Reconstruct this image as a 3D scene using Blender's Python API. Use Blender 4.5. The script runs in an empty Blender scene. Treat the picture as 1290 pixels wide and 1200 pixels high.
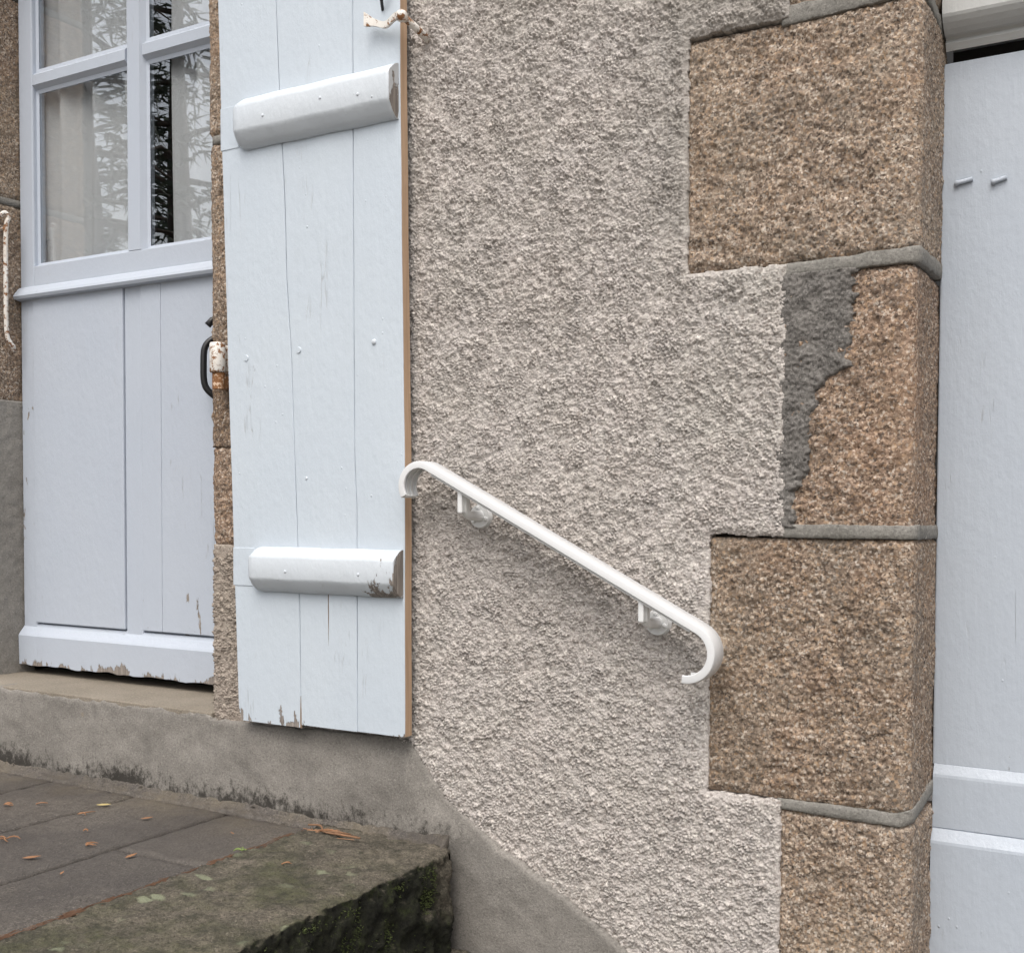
import bpy, bmesh, math, random
import numpy as np
from mathutils import Vector, Matrix
R = math.radians
rng = random.Random(7)
scn = bpy.context.scene
C = scn.collection

# ------------------------------------------------------------------ camera
cam_d = bpy.data.cameras.new('camera')
cam = bpy.data.objects.new('camera', cam_d); C.objects.link(cam)
yaw, pitch, roll = R(30.4), R(-1.9), R(0.2)
f = Vector((-math.sin(yaw)*math.cos(pitch), math.cos(yaw)*math.cos(pitch), math.sin(pitch)))
r = Vector((math.cos(yaw), math.sin(yaw), 0)); u = r.cross(f)
r2 = r*math.cos(roll) + u*math.sin(roll); u2 = -r*math.sin(roll) + u*math.cos(roll)
mt = Matrix((r2, u2, -f)).transposed().to_4x4(); mt.translation = Vector((0, -2.0, 1.5))
cam.matrix_world = mt
cam_d.sensor_width = 36; cam_d.lens = 1460/1290*36; cam_d.shift_y = 88/1290
cam_d.clip_start = .05; cam_d.clip_end = 1200
scn.camera = cam

# ------------------------------------------------------------------ light: soft overcast daylight
SUN_EL, SUN_ROT = R(58), R(165)
w = bpy.data.worlds.new('World'); scn.world = w; w.use_nodes = True
wt = w.node_tree; wt.nodes.clear()
wo = wt.nodes.new('ShaderNodeOutputWorld'); bg = wt.nodes.new('ShaderNodeBackground')
sky = wt.nodes.new('ShaderNodeTexSky'); sky.sky_type = 'NISHITA'; sky.sun_disc = False
sky.sun_elevation = SUN_EL; sky.sun_rotation = SUN_ROT; sky.dust_density = 7; sky.air_density = 1.3; sky.ozone_density = 1.0
hs = wt.nodes.new('ShaderNodeHueSaturation'); hs.inputs['Saturation'].default_value = .42
wt.links.new(sky.outputs[0], hs.inputs['Color']); wt.links.new(hs.outputs[0], bg.inputs['Color'])
bg.inputs['Strength'].default_value = .15
wt.links.new(bg.outputs[0], wo.inputs[0])
sd = bpy.data.lights.new('sun', 'SUN'); sd.energy = .55; sd.angle = R(50); sd.color = (1, .96, .9)
sun = bpy.data.objects.new('sun', sd); C.objects.link(sun)
sv = Vector((math.sin(SUN_ROT)*math.cos(SUN_EL), math.cos(SUN_ROT)*math.cos(SUN_EL), math.sin(SUN_EL)))
sun.rotation_euler = sv.to_track_quat('Z', 'Y').to_euler(); sun.location = (3, -6, 9)
vs = scn.view_settings
vs.view_transform = 'Standard'; vs.look = 'None'; vs.gamma = 1; vs.use_curve_mapping = False; vs.exposure = 0.46

# ------------------------------------------------------------------ node helper
class NT:
    def __init__(s, name):
        s.m = bpy.data.materials.new(name); s.m.use_nodes = True; s.t = s.m.node_tree; s.t.nodes.clear()
        s.out = s.t.nodes.new('ShaderNodeOutputMaterial'); s.b = s.t.nodes.new('ShaderNodeBsdfPrincipled')
        s.t.links.new(s.b.outputs[0], s.out.inputs[0])
        s.tc = s.t.nodes.new('ShaderNodeTexCoord'); s.co = s.tc.outputs['Object']; s.h = []
    def lk(s, v, inp):
        if isinstance(v, bpy.types.NodeSocket): s.t.links.new(v, inp)
        elif isinstance(v, (tuple, list)): inp.default_value = tuple(v)+((1,) if len(v) == 3 and len(inp.default_value) == 4 else ())
        else: inp.default_value = v
    def map(s, sc=(1, 1, 1), loc=(0, 0, 0), rot=(0, 0, 0)):
        n = s.t.nodes.new('ShaderNodeMapping'); s.lk(s.co, n.inputs[0]); n.inputs['Location'].default_value = loc
        n.inputs['Rotation'].default_value = rot; n.inputs['Scale'].default_value = sc; return n.outputs[0]
    def noise(s, scale, det=4, rough=.55, vec=None, dist=0):
        n = s.t.nodes.new('ShaderNodeTexNoise'); s.lk(vec or s.co, n.inputs['Vector']); n.inputs['Scale'].default_value = scale
        n.inputs['Detail'].default_value = det; n.inputs['Roughness'].default_value = rough; n.inputs['Distortion'].default_value = dist
        return n.outputs[0]
    def vor(s, scale, vec=None, feat='F1', col=False, rand=1):
        n = s.t.nodes.new('ShaderNodeTexVoronoi'); n.feature = feat; s.lk(vec or s.co, n.inputs['Vector']); n.inputs['Scale'].default_value = scale
        n.inputs['Randomness'].default_value = rand
        return n.outputs['Color' if col else 'Distance']
    def ma(s, op, a, b=0., c=None, clamp=False):
        n = s.t.nodes.new('ShaderNodeMath'); n.operation = op; n.use_clamp = clamp; s.lk(a, n.inputs[0]); s.lk(b, n.inputs[1])
        if c is not None: s.lk(c, n.inputs[2])
        return n.outputs[0]
    def mr(s, v, a, b, c=0., d=1., smooth=False):
        n = s.t.nodes.new('ShaderNodeMapRange'); n.clamp = True
        if smooth: n.interpolation_type = 'SMOOTHSTEP'
        for i, q in enumerate((v, a, b, c, d)): s.lk(q, n.inputs[i])
        return n.outputs[0]
    def ramp(s, v, st, interp='LINEAR'):
        n = s.t.nodes.new('ShaderNodeValToRGB'); s.lk(v, n.inputs[0]); cr = n.color_ramp; cr.interpolation = interp
        while len(cr.elements) < len(st): cr.elements.new(.5)
        for e, (p, c) in zip(cr.elements, st): e.position = p; e.color = tuple(c)+(1,)
        return n.outputs[0]
    def mix(s, fac, a, b, bt='MIX'):
        n = s.t.nodes.new('ShaderNodeMix'); n.data_type = 'RGBA'; n.blend_type = bt; n.clamp_factor = True
        s.lk(fac, n.inputs[0]); s.lk(a, n.inputs[6]); s.lk(b, n.inputs[7]); return n.outputs[2]
    def sep(s, v=None):
        n = s.t.nodes.new('ShaderNodeSeparateXYZ'); s.lk(v or s.co, n.inputs[0]); return n.outputs
    def bump(s, h, dist, strength=1.):
        n = s.t.nodes.new('ShaderNodeBump'); n.inputs['Distance'].default_value = dist; n.inputs['Strength'].default_value = strength
        s.lk(h, n.inputs['Height'])
        if s.h: s.t.links.new(s.h[-1], n.inputs['Normal'])
        s.h.append(n.outputs[0]); s.t.links.new(n.outputs[0], s.b.inputs['Normal'])
    def fin(s, col=None, rough=None, spec=None, metal=None):
        if col is not None: s.lk(col, s.b.inputs['Base Color'])
        if rough is not None: s.lk(rough, s.b.inputs['Roughness'])
        if spec is not None: s.b.inputs['Specular IOR Level'].default_value = spec
        if metal is not None: s.b.inputs['Metallic'].default_value = metal
        return s.m

def mat_roughcast(name='roughcast', tint=None):
    n = NT(name)
    a = n.noise(2.2, 3, .6); b = n.noise(9, 4, .6); g = n.noise(420, 3, .7); gr = n.vor(210, col=True)
    c = n.ramp(a, [(.3, (.505, .467, .437)), (.5, (.565, .527, .505)), (.7, (.535, .51, .48))])
    c = n.mix(n.mr(b, .35, .7, 0, .35), c, (.58, .52, .475))
    sp = n.sep(gr)
    c = n.mix(n.mr(sp[0], .72, 1, 0, .7), c, (.82, .78, .72))
    c = n.mix(n.mr(sp[1], .72, 1, 0, .7), c, (.19, .16, .14))
    c = n.mix(n.mr(g, .35, .65, .35, 0), c, (.16, .135, .115))  # bump hollows darkened in the colour, standing in for their shade
    # grime creeping along the lower wall and grey weathering near the quoins
    z = n.sep()[2]
    d = n.ma('MULTIPLY', n.mr(n.noise(5, 5, .65), .45, .75), n.mr(z, .7, 2.6, .15, .6))
    c = n.mix(d, c, (.37, .35, .315))
    xx = n.sep()[0]; wz = n.ma('MULTIPLY', n.mr(xx, -.93, -.81), n.mr(z, 1.85, 2.1)); c = n.mix(n.ma('MULTIPLY', wz, n.mr(n.noise(14, 4, .7), .3, .6, .15, .6)), c, (.25, .235, .21))
    if tint: c = n.mix(1.0, c, tint, 'MULTIPLY')
    n.bump(n.noise(330, 3, .6), .0022, .9); n.bump(g, .0008, .8)
    return n.fin(c, .93, .2)
def mat_granite(name, tint=(1, 1, 1), rust=.25, dark=0.):
    n = NT(name)
    v = n.vor(310, col=True, vec=n.map((1, 1, 1))); sp = n.sep(v)
    base = n.ramp(sp[0], [(0, (.06, .048, .042)), (.14, (.17, .13, .105)), (.42, (.30, .232, .185)), (.72, (.40, .318, .255)), (.88, (.54, .455, .38)), (1, (.72, .65, .57))])
    big = n.noise(38, 4, .7)
    c = n.mix(n.mr(big, .3, .62, .7, 0), base, (.125, .092, .07))
    c = n.mix(n.mr(n.noise(90, 3, .7), .55, .75, 0, .55), c, (.55, .44, .33))
    st = n.noise(6, 4, .6)
    c = n.mix(n.mr(st, .5, .75, 0, rust), c, (.31, .19, .12))
    c = n.mix(n.mr(n.noise(8, 3, .6, vec=n.map(loc=(7, 3, 1))), .48, .7, 0, .45), c, (.20, .175, .15))
    c = n.mix(n.mr(n.noise(2.3, 3, .5, vec=n.map(loc=(2, 9, 4))), .5, .7, 0, .35), c, (.42, .36, .28))
    c = n.mix(1.0, c, tint, 'MULTIPLY')
    if dark: c = n.mix(dark, c, (.1, .08, .07))
    q = n.sep(n.vor(230, col=True, vec=n.map(loc=(.4, .2, .9))))
    c = n.mix(n.mr(q[0], .86, .95, 0, .5), c, (.62, .56, .49)); c = n.mix(n.mr(q[1], .86, .95, 0, .6), c, (.07, .06, .055)); c = n.mix(n.mr(q[2], .8, .95, 0, .45), c, (.45, .30, .18))
    n.bump(n.noise(270, 3, .7), .0018, .9); n.bump(n.noise(600, 2, .6), .0006, .8)
    return n.fin(c, .86, .3)
def mat_cement(name, a, b, dirt=None, scale=1., dirtcol=(.035, .032, .028), speck=.4):
    n = NT(name)
    c = n.mix(n.mr(n.noise(3*scale, 5, .6), .3, .7), a, b)
    c = n.mix(n.mr(n.noise(14, 6, .75), .45, .75, 0, .28), c, tuple(x*.62 for x in a))
    c = n.mix(n.mr(n.noise(240, 2, .75), .5, .7, 0, speck), c, tuple(x*1.5 for x in b))
    c = n.mix(n.mr(n.noise(200, 2, .75, vec=n.map(loc=(3, 1, 5))), .5, .7, 0, speck*1.2), c, tuple(x*.45 for x in a))
    if dirt:
        z0, z1, x0, x1 = dirt   # mould rising from the foot of the wall between two heights, patchy along x
        s = n.sep(); zz = n.mr(s[2], z0, z1, 1, 0)
        patch = n.mr(n.noise(3.2, 3, .6, vec=n.map((1, 1, .2))), .38, .62, .15, 1)
        fine = n.noise(55, 6, .8, vec=n.map((1, 1, .7)))
        m = n.ma('ADD', n.ma('MULTIPLY', n.ma('POWER', zz, 1.3), n.ma('ADD', patch, .35)), n.ma('MULTIPLY', n.ma('SUBTRACT', fine, .5), 2.0))
        m = n.ma('MULTIPLY', n.mr(m, .26, .6, 0, .93), n.mr(s[0], x0, x1, 1, .0))
        m = n.ma('MULTIPLY', m, n.mr(zz, 0, .25))
        c = n.mix(m, c, dirtcol)
        # water runs and smudges
        run = n.noise(11, 4, .7, vec=n.map((1, 1, .12)))
        c = n.mix(n.mr(run, .52, .75, 0, .3), c, tuple(x*.55 for x in a))
    n.bump(n.noise(45, 4, .6), .0012, .5); n.bump(n.noise(230, 3, .75), .0018, .9)
    return n.fin(c, .9, .25)
def mat_paint(name, col, grain=1., peelz=None, peelamt=.5, cracks=.5, rough=.42, blobs=1., peelx=None):
    n = NT(name); s = n.sep()
    gv = n.map((1, 1, .06)); g = n.noise(110, 4, .6, vec=gv)
    c = n.mix(n.mr(n.noise(3.5, 3, .6), .35, .7, 0, .5), col, tuple(x*y for x, y in zip(col, (.93, .945, .97))))
    c = n.mix(n.mr(n.noise(14, 5, .7, vec=n.map((1, 1, .4))), .55, .8, 0, .25), c, tuple(x*.86 for x in col))
    # hairline vertical cracks in the paint film
    cn = n.noise(26, 3, .6, vec=n.map((1, 1, .07), loc=(3, 0, 0)))
    ln = n.ma('ABSOLUTE', n.ma('SUBTRACT', cn, .5)); line = n.mr(ln, 0, .012, 1, 0)
    msk = n.mr(n.noise(7, 4, .7, vec=n.map((1, 1, .5), loc=(0, 0, 4))), .60, .66)
    crk = n.ma('MULTIPLY', n.ma('MULTIPLY', line, msk), cracks)
    h = n.ma('SUBTRACT', n.ma('MULTIPLY', g, .35*grain), n.ma('MULTIPLY', crk, .8))
    c = n.mix(n.ma('MULTIPLY', crk, .6), c, (.22, .2, .18))
    peel = None
    if peelz:
        z0, z1 = peelz      # strongest at z0, gone at z1
        zz = n.mr(s[2], z0, z1, 1, 0)
        if peelx: zz = n.ma('MULTIPLY', zz, n.mr(s[0], peelx[0], peelx[1], .0, 1))
        zz = n.ma('MULTIPLY', zz, n.mr(n.noise(9, 2, .5, vec=n.map(loc=(2, 7, 1))), .36, .62, .35, 1.1))
        pn = n.noise(36, 5, .7, vec=n.map((1, 1, .28), loc=(1, 2, 6)))
        thr = n.ma('SUBTRACT', .82, n.ma('MULTIPLY', zz, .34*peelamt))
        peel = n.mr(n.ma('SUBTRACT', pn, thr), 0, .012)
        wood = n.ramp(n.noise(160, 3, .7, vec=gv), [(.3, (.12, .105, .095)), (.55, (.26, .23, .205)), (.75, (.38, .345, .31))])
        c = n.mix(peel, c, wood); h = n.ma('SUBTRACT', h, n.ma('MULTIPLY', peel, .9))
    # runs, dried drops and brush lumps
    bl = n.vor(38, vec=n.map((1, 1, .8)), rand=1); bm = n.mr(n.noise(9, 3, .6, vec=n.map(loc=(5, 5, 5))), .54, .68)
    blob = n.ma('MULTIPLY', n.mr(bl, .0, .11, 1, 0, True), bm)
    n.bump(h, .0017, .8); n.bump(blob, .0024*blobs+1e-6, .8 if blobs else 0.)
    n.bump(n.noise(16, 3, .5, vec=n.map((1, 1, .35))), .004, .35); n.bump(n.noise(75, 4, .65, vec=n.map((1, 1, .5))), .0019, .7)
    rg = n.mr(n.noise(30, 3, .6), .3, .7, rough-.06, rough+.1)
    if peel is not None: rg = n.ma('MAXIMUM', rg, n.ma('MULTIPLY', peel, .85))
    return n.fin(c, rg, .45)
def mat_wood(name, a, b):
    n = NT(name)
    c = n.mix(n.mr(n.noise(90, 4, .7, vec=n.map((1, 1, .04))), .3, .7), a, b)
    c = n.mix(n.mr(n.noise(9, 3, .6, vec=n.map((1, 1, .5))), .55, .75, 0, .6), c, tuple(x*.55 for x in a))
    n.bump(n.noise(150, 3, .6, vec=n.map((1, 1, .05))), .0008, .7)
    return n.fin(c, .75, .3)
def mat_plain(name, col, rough=.5, metal=0., spec=.5, nz=.15, bump=.0004, bs=120):
    n = NT(name); c = n.mix(n.mr(n.noise(35, 4, .6), .3, .7, 0, nz), col, tuple(x*.6 for x in col))
    n.bump(n.noise(bs, 3, .6), bump, .8); return n.fin(c, rough, spec, metal)
def mat_rusty(name, paint=(.74, .72, .68), amt=.5):
    n = NT(name)
    m = n.mr(n.noise(70, 4, .7), .62-.2*amt, .68-.2*amt)
    ru = n.mix(n.noise(200, 3, .7), (.10, .045, .02), (.36, .17, .07))
    c = n.mix(m, n.mix(n.mr(n.noise(25, 3, .6), .4, .7, 0, .5), paint, (.62, .52, .42)), ru)
    n.bump(n.ma('SUBTRACT', n.noise(160, 3, .7), n.ma('MULTIPLY', m, .6)), .0008, .8)
    return n.fin(c, n.mr(m, 0, 1, .45, .85), .4)
def mat_slab():
    n = NT('paving_stone')
    c = n.mix(n.mr(n.noise(4, 5, .6), .3, .7), (.072, .063, .055), (.115, .102, .088))
    c = n.mix(n.mr(n.noise(12, 4, .7, vec=n.map(loc=(4, 4, 4))), .5, .75, 0, .5), c, (.135, .12, .098))
    c = n.mix(n.mr(n.noise(260, 2, .7), .54, .68, 0, .6), c, (.27, .24, .21))
    c = n.mix(n.mr(n.noise(200, 2, .7, vec=n.map(loc=(1, 4, 2))), .5, .66, 0, .75), c, (.028, .023, .02))
    c = n.mix(n.mr(n.noise(50, 4, .75, vec=n.map(loc=(6, 4, 2))), .5, .7, 0, .5), c, (.05, .042, .038))
    s = n.sep(); ng = n.ma('MULTIPLY', n.mr(s[1], -.22, -.02), n.mr(n.noise(9, 4, .7), .4, .65))
    c = n.mix(n.ma('MULTIPLY', ng, .6), c, (.15, .125, .085))
    c = n.mix(n.mr(n.noise(2.2, 2, .5, vec=n.map(loc=(5, 1, 0))), .45, .6, 0, .4), c, (.045, .04, .038))
    n.bump(n.noise(25, 4, .6), .002, .45); n.bump(n.noise(190, 3, .75), .003, 1.)
    return n.fin(c, n.mr(n.noise(7, 3, .6), .35, .65, .42, .75), .4)
def mat_mossy(name, face=False):
    n = NT(name); s = n.sep()
    c = n.mix(n.mr(n.noise(7, 5, .65), .3, .7), (.08, .07, .056), (.165, .142, .112))
    c = n.mix(n.mr(n.noise(220, 2, .7), .54, .72, 0, .5), c, (.32, .28, .23))
    # green-black algae, greener away from the wall
    alg = n.mr(n.noise(8, 6, .72, vec=n.map(loc=(3, 8, 0))), .40, .62, 0, .85)
    away = n.mr(s[1], -.06, -.30, .1, 1)
    c = n.mix(n.ma('MULTIPLY', alg, away), c, n.mix(n.noise(40, 3, .7), (.045, .046, .026), (.088, .092, .045)))
    c = n.mix(n.mr(n.noise(28, 6, .8, vec=n.map(loc=(3, 2, 7))), .46, .62, 0, .8), c, (.035, .034, .025))
    c = n.mix(n.mr(n.noise(170, 2, .75, vec=n.map(loc=(8, 1, 2))), .48, .68, 0, .75), c, (.03, .028, .02))
    # pale lichen discs
    lv = n.vor(13, vec=n.map((1, 1.6, 1), loc=(.3, .2, 0)))
    wob = n.ma('ADD', lv, n.ma('MULTIPLY', n.ma('SUBTRACT', n.noise(60, 4, .7), .5), .28))
    lic = n.ma('MULTIPLY', n.mr(wob, .2, .3, .75, 0), n.mr(n.noise(5, 2, .5, vec=n.map(loc=(1, 1, 8))), .46, .55))
    c = n.mix(n.ma('MULTIPLY', lic, away), c, (.23, .25, .165))
    # damp moss on the riser
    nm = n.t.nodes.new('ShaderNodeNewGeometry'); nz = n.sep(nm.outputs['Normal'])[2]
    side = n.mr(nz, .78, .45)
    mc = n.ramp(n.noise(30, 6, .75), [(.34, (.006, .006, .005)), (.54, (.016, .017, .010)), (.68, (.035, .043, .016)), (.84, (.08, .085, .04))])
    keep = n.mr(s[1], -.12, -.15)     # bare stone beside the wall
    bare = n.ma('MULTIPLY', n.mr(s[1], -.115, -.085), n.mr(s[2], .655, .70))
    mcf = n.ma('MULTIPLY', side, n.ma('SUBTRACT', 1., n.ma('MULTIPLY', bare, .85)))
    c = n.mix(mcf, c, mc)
    n.bump(n.noise(60, 5, .7), .006, .7); n.bump(n.noise(190, 3, .75), .003, .9)
    return n.fin(c, .9, .3)
def mat_glass():
    n = NT('window_glass'); t = n.t
    n.t.nodes.remove(n.b)
    gl = t.nodes.new('ShaderNodeBsdfGlossy'); gl.inputs['Roughness'].default_value = .0; gl.inputs['Color'].default_value = (.97, .98, 1, 1)
    tr = t.nodes.new('ShaderNodeBsdfTransparent'); tr.inputs['Color'].default_value = (.975, .985, .985, 1)
    lw = t.nodes.new('ShaderNodeLayerWeight'); lw.inputs['Blend'].default_value = .5   # same reflectance from either side
    fac = n.ma('ADD', .19, n.ma('MULTIPLY', n.ma('POWER', lw.outputs['Facing'], 4.), .81), clamp=True)
    bp = t.nodes.new('ShaderNodeBump'); bp.inputs['Distance'].default_value = .006; bp.inputs['Strength'].default_value = .10
    t.links.new(n.noise(3, 1, .5, vec=n.map((1.4, 1, .5)), dist=.3), bp.inputs['Height'])
    t.links.new(bp.outputs[0], gl.inputs['Normal'])
    mx = t.nodes.new('ShaderNodeMixShader'); t.links.new(fac, mx.inputs[0]); t.links.new(tr.outputs[0], mx.inputs[1]); t.links.new(gl.outputs[0], mx.inputs[2])
    t.links.new(mx.outputs[0], n.out.inputs[0]); return n.m

BLUE = (.45, .495, .565)
M = dict(
 rough=mat_roughcast(), granite=mat_granite('granite', (.94, .925, .89)), granite_red=mat_granite('granite_reddish', (.90, .82, .755), .34),
 granite_dark=mat_granite('granite_weathered', (.85, .82, .775), .35),
 plinth=mat_cement('smooth_cement', (.182, .171, .156), (.265, .248, .226), (.79, .895, -1.38, -1.20)),
 sill=mat_cement('sill_stone', (.19, .165, .13), (.29, .255, .21)),
 jambcement=mat_cement('jamb_cement', (.22, .205, .185), (.31, .295, .27)),
 pointing=mat_cement('pointing_mortar', (.185, .177, .16), (.25, .24, .22), speck=.5, scale=4),
 patch=mat_cement('dark_cement_patch', (.10, .094, .088), (.20, .188, .175), scale=9, speck=.7),
 jambpatch=mat_granite('granite_smoothed', (.62, .56, .50), .2), roughbrown=mat_roughcast('jamb_roughcast', (.72, .675, .62)),
 bed=mat_cement('mortar_bed', (.10, .085, .07), (.17, .15, .12), scale=4),
 shutter=mat_paint('shutter_paint', (.53, .59, .65), peelz=(1.02, 1.10), peelamt=.8, cracks=.55),
 batten=mat_paint('batten_paint', (.58, .625, .67), grain=.7, cracks=.2, rough=.36),
 batten_worn=mat_paint('batten_paint_worn', (.58, .625, .67), grain=.7, peelz=(1.2, 1.9), peelamt=1.5, peelx=(-1.52, -1.46), cracks=.4, rough=.4),
 endpaint=mat_paint('batten_end_paint', (.56, .58, .60), grain=.7, peelz=(0, 5), peelamt=1.9, cracks=.3),
 door=mat_paint('door_paint', BLUE, grain=.9, peelz=(1.13, 1.42), peelamt=1.1, peelx=(-2.6, -2.3), cracks=.8, rough=.45, blobs=.2),
 frame=mat_paint('frame_paint', BLUE, grain=.6, peelz=(2.0, 2.25), peelamt=.66, cracks=.5, rough=.45, blobs=.2),
 kick=mat_paint('kick_paint', BLUE, grain=.6, peelz=(1.035, 1.085), peelamt=1.55, cracks=.5, rough=.5, blobs=.2),
 gate=mat_paint('gate_paint', (.42, .465, .525), grain=1.3, peelz=(0, 6), peelamt=.42, cracks=.6, rough=.42),
 trim=mat_paint('trim_paint', (.47, .48, .475), grain=.5, cracks=.2, rough=.5, blobs=0.),
 white=mat_plain('white_rail_plastic', (.68, .69, .70), .34, nz=.05, bump=.0002),
 cast=mat_plain('white_painted_cast_metal', (.76, .77, .77), .38, nz=.25, bump=.0008, bs=90),
 edge=mat_wood('bare_wood_edge', (.40, .27, .175), (.54, .38, .26)), rawwood=mat_wood('weathered_end_grain', (.12, .075, .045), (.30, .22, .16)),
 black=mat_plain('black_iron', (.012, .012, .014), .4, nz=.3, bump=.0006), rusty=mat_rusty('rusty_white_iron'), veryrusty=mat_rusty('rusted_iron', (.62, .45, .32), 1.1),
 slab=mat_slab(), mossy=mat_mossy('mossy_step_stone'), glass=mat_glass(), dark=mat_plain('unlit_black', (.03, .028, .026), .9),
 needle=mat_plain('dried_pine_needles', (.13, .068, .038), .8, nz=.7), leaf=mat_plain('orange_leaf', (.29, .145, .07), .7, nz=.4),
 yleaf=mat_plain('yellow_leaf', (.50, .40, .17), .6, nz=.2), gleaf=mat_plain('green_leaf', (.16, .22, .06), .6), brown=mat_plain('brown_twig', (.22, .12, .065), .8, nz=.5),
 ground=mat_cement('ground_gravel', (.15, .14, .125), (.22, .20, .18)), bark=mat_plain('pine_bark', (.055, .04, .03), .9, nz=.6, bump=.01, bs=12),
 foliage=mat_plain('pine_foliage', (.035, .05, .028), .7, nz=.5), moss=mat_plain('green_moss', (.075, .095, .028), .95, nz=.7),
)
def mat_curtain():
    n = NT('curtain_cloth'); c = n.mix(n.noise(300, 2, .5), (.86, .87, .89), (.90, .91, .93))
    n.bump(n.noise(500, 2, .5), .0004, .5); n.fin(c, .95, .1)
    tl = n.t.nodes.new('ShaderNodeBsdfTranslucent'); n.lk(c, tl.inputs[0]); mx = n.t.nodes.new('ShaderNodeMixShader'); mx.inputs[0].default_value = .3
    n.t.links.new(n.b.outputs[0], mx.inputs[1]); n.t.links.new(tl.outputs[0], mx.inputs[2]); n.t.links.new(mx.outputs[0], n.out.inputs[0]); return n.m
M['curtain'] = mat_curtain()

# ------------------------------------------------------------------ object helpers (all meshes carry world-sized coordinates, root Empties stay at the origin's axes)
def link(name, me, mats=(), parent=None, smooth=False):
    for m in (mats if isinstance(mats, (list, tuple)) else [mats]): me.materials.append(m)
    if smooth: me.polygons.foreach_set('use_smooth', [True]*len(me.polygons))
    o = bpy.data.objects.new(name, me); C.objects.link(o)
    if parent:
        o.parent = parent; o.matrix_parent_inverse = Matrix.Translation(parent.location).inverted()
    return o
def tag(o, label=None, cat=None, group=None, kind=None):
    for k, v in (('label', label), ('category', cat), ('group', group), ('kind', kind)):
        if v: o[k] = v
    return o
def thing(name, loc, label, cat, group=None):
    o = bpy.data.objects.new(name, None); o.location = loc; o.empty_display_size = .05; C.objects.link(o); return tag(o, label, cat, group)
def bm_obj(name, bm, mats, parent=None, smooth=False):
    me = bpy.data.meshes.new(name); bm.normal_update(); bm.to_mesh(me); bm.free(); return link(name, me, mats, parent, smooth)
def add_box(bm, x0, x1, y0, y1, z0, z1, bev=.002, seg=2, jit=0., mi=0):
    ps = [(x0, y0, z0), (x1, y0, z0), (x1, y1, z0), (x0, y1, z0), (x0, y0, z1), (x1, y0, z1), (x1, y1, z1), (x0, y1, z1)]
    v = [bm.verts.new([c+rng.uniform(-jit, jit) for c in p]) for p in ps]
    fs = [bm.faces.new([v[i] for i in q]) for q in ((0, 3, 2, 1), (4, 5, 6, 7), (0, 1, 5, 4), (1, 2, 6, 5), (2, 3, 7, 6), (3, 0, 4, 7))]
    for q in fs: q.material_index = mi
    if bev: bmesh.ops.bevel(bm, geom=list({e for q in fs for e in q.edges}), offset=bev, segments=seg, affect='EDGES', profile=.5)
def box(name, x0, x1, y0, y1, z0, z1, mat, parent=None, bev=.002, seg=2, jit=0.):
    bm = bmesh.new(); add_box(bm, x0, x1, y0, y1, z0, z1, bev, seg, jit); return bm_obj(name, bm, mat, parent)
def prism(bm, pts, y0, y1, bev=0, seg=2):   # polygon given in x,z
    a = [bm.verts.new((x, y0, z)) for x, z in pts]; b = [bm.verts.new((x, y1, z)) for x, z in pts]
    n = len(pts); fs = [bm.faces.new(a[::1]), bm.faces.new(b[::-1])]
    for i in range(n): fs.append(bm.faces.new((a[(i+1) % n], a[i], b[i], b[(i+1) % n])))
    bmesh.ops.recalc_face_normals(bm, faces=fs)
    if bev: bmesh.ops.bevel(bm, geom=list(fs[0].edges), offset=bev, segments=seg, affect='EDGES')
def sweep(bm, path, prof, ups, caps=True):  # prof: list of (a,b) in (side, up); ups: list of (side, up) vectors per point
    rings = []
    for p, (s, q) in zip(path, ups): rings.append([bm.verts.new(Vector(p)+s*a+q*b) for a, b in prof])
    m = len(prof)
    for i in range(len(rings)-1):
        for k in range(m): bm.faces.new((rings[i][k], rings[i][(k+1) % m], rings[i+1][(k+1) % m], rings[i+1][k]))
    if caps: bm.faces.new(rings[0][::-1]); bm.faces.new(rings[-1])
    bmesh.ops.recalc_face_normals(bm, faces=bm.faces[:])
def tube(bm, path, rad, n=10):
    path = [Vector(p) for p in path]; rads = rad if isinstance(rad, (list, tuple)) else [rad]*len(path); rings = []; up = None
    for i, p in enumerate(path):
        t = (path[min(i+1, len(path)-1)]-path[max(i-1, 0)]).normalized()
        if up is None: up = t.orthogonal().normalized()
        up = (up-t*up.dot(t)).normalized(); s = t.cross(up)
        rings.append([bm.verts.new(p+(up*math.cos(2*math.pi*k/n)+s*math.sin(2*math.pi*k/n))*rads[i]) for k in range(n)])
    for i in range(len(rings)-1):
        for k in range(n): bm.faces.new((rings[i][k], rings[i][(k+1) % n], rings[i+1][(k+1) % n], rings[i+1][k]))
    bm.faces.new(rings[0][::-1]); bm.faces.new(rings[-1])
def tube_obj(name, path, rad, mat, parent=None, n=10):
    bm = bmesh.new(); tube(bm, path, rad, n); bmesh.ops.recalc_face_normals(bm, faces=bm.faces[:]); return bm_obj(name, bm, mat, parent, True)
def smooth_path(ctrl, k=8):
    P = [Vector(p) for p in ctrl]; out = []
    for i in range(len(P)-1):
        a, b, c, d = P[max(i-1, 0)], P[i], P[i+1], P[min(i+2, len(P)-1)]
        for j in range(k):
            t = j/k; out.append(.5*((2*b)+(c-a)*t+(2*a-5*b+4*c-d)*t*t+(3*b-a-3*c+d)*t**3))
    out.append(P[-1]); return out

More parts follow.
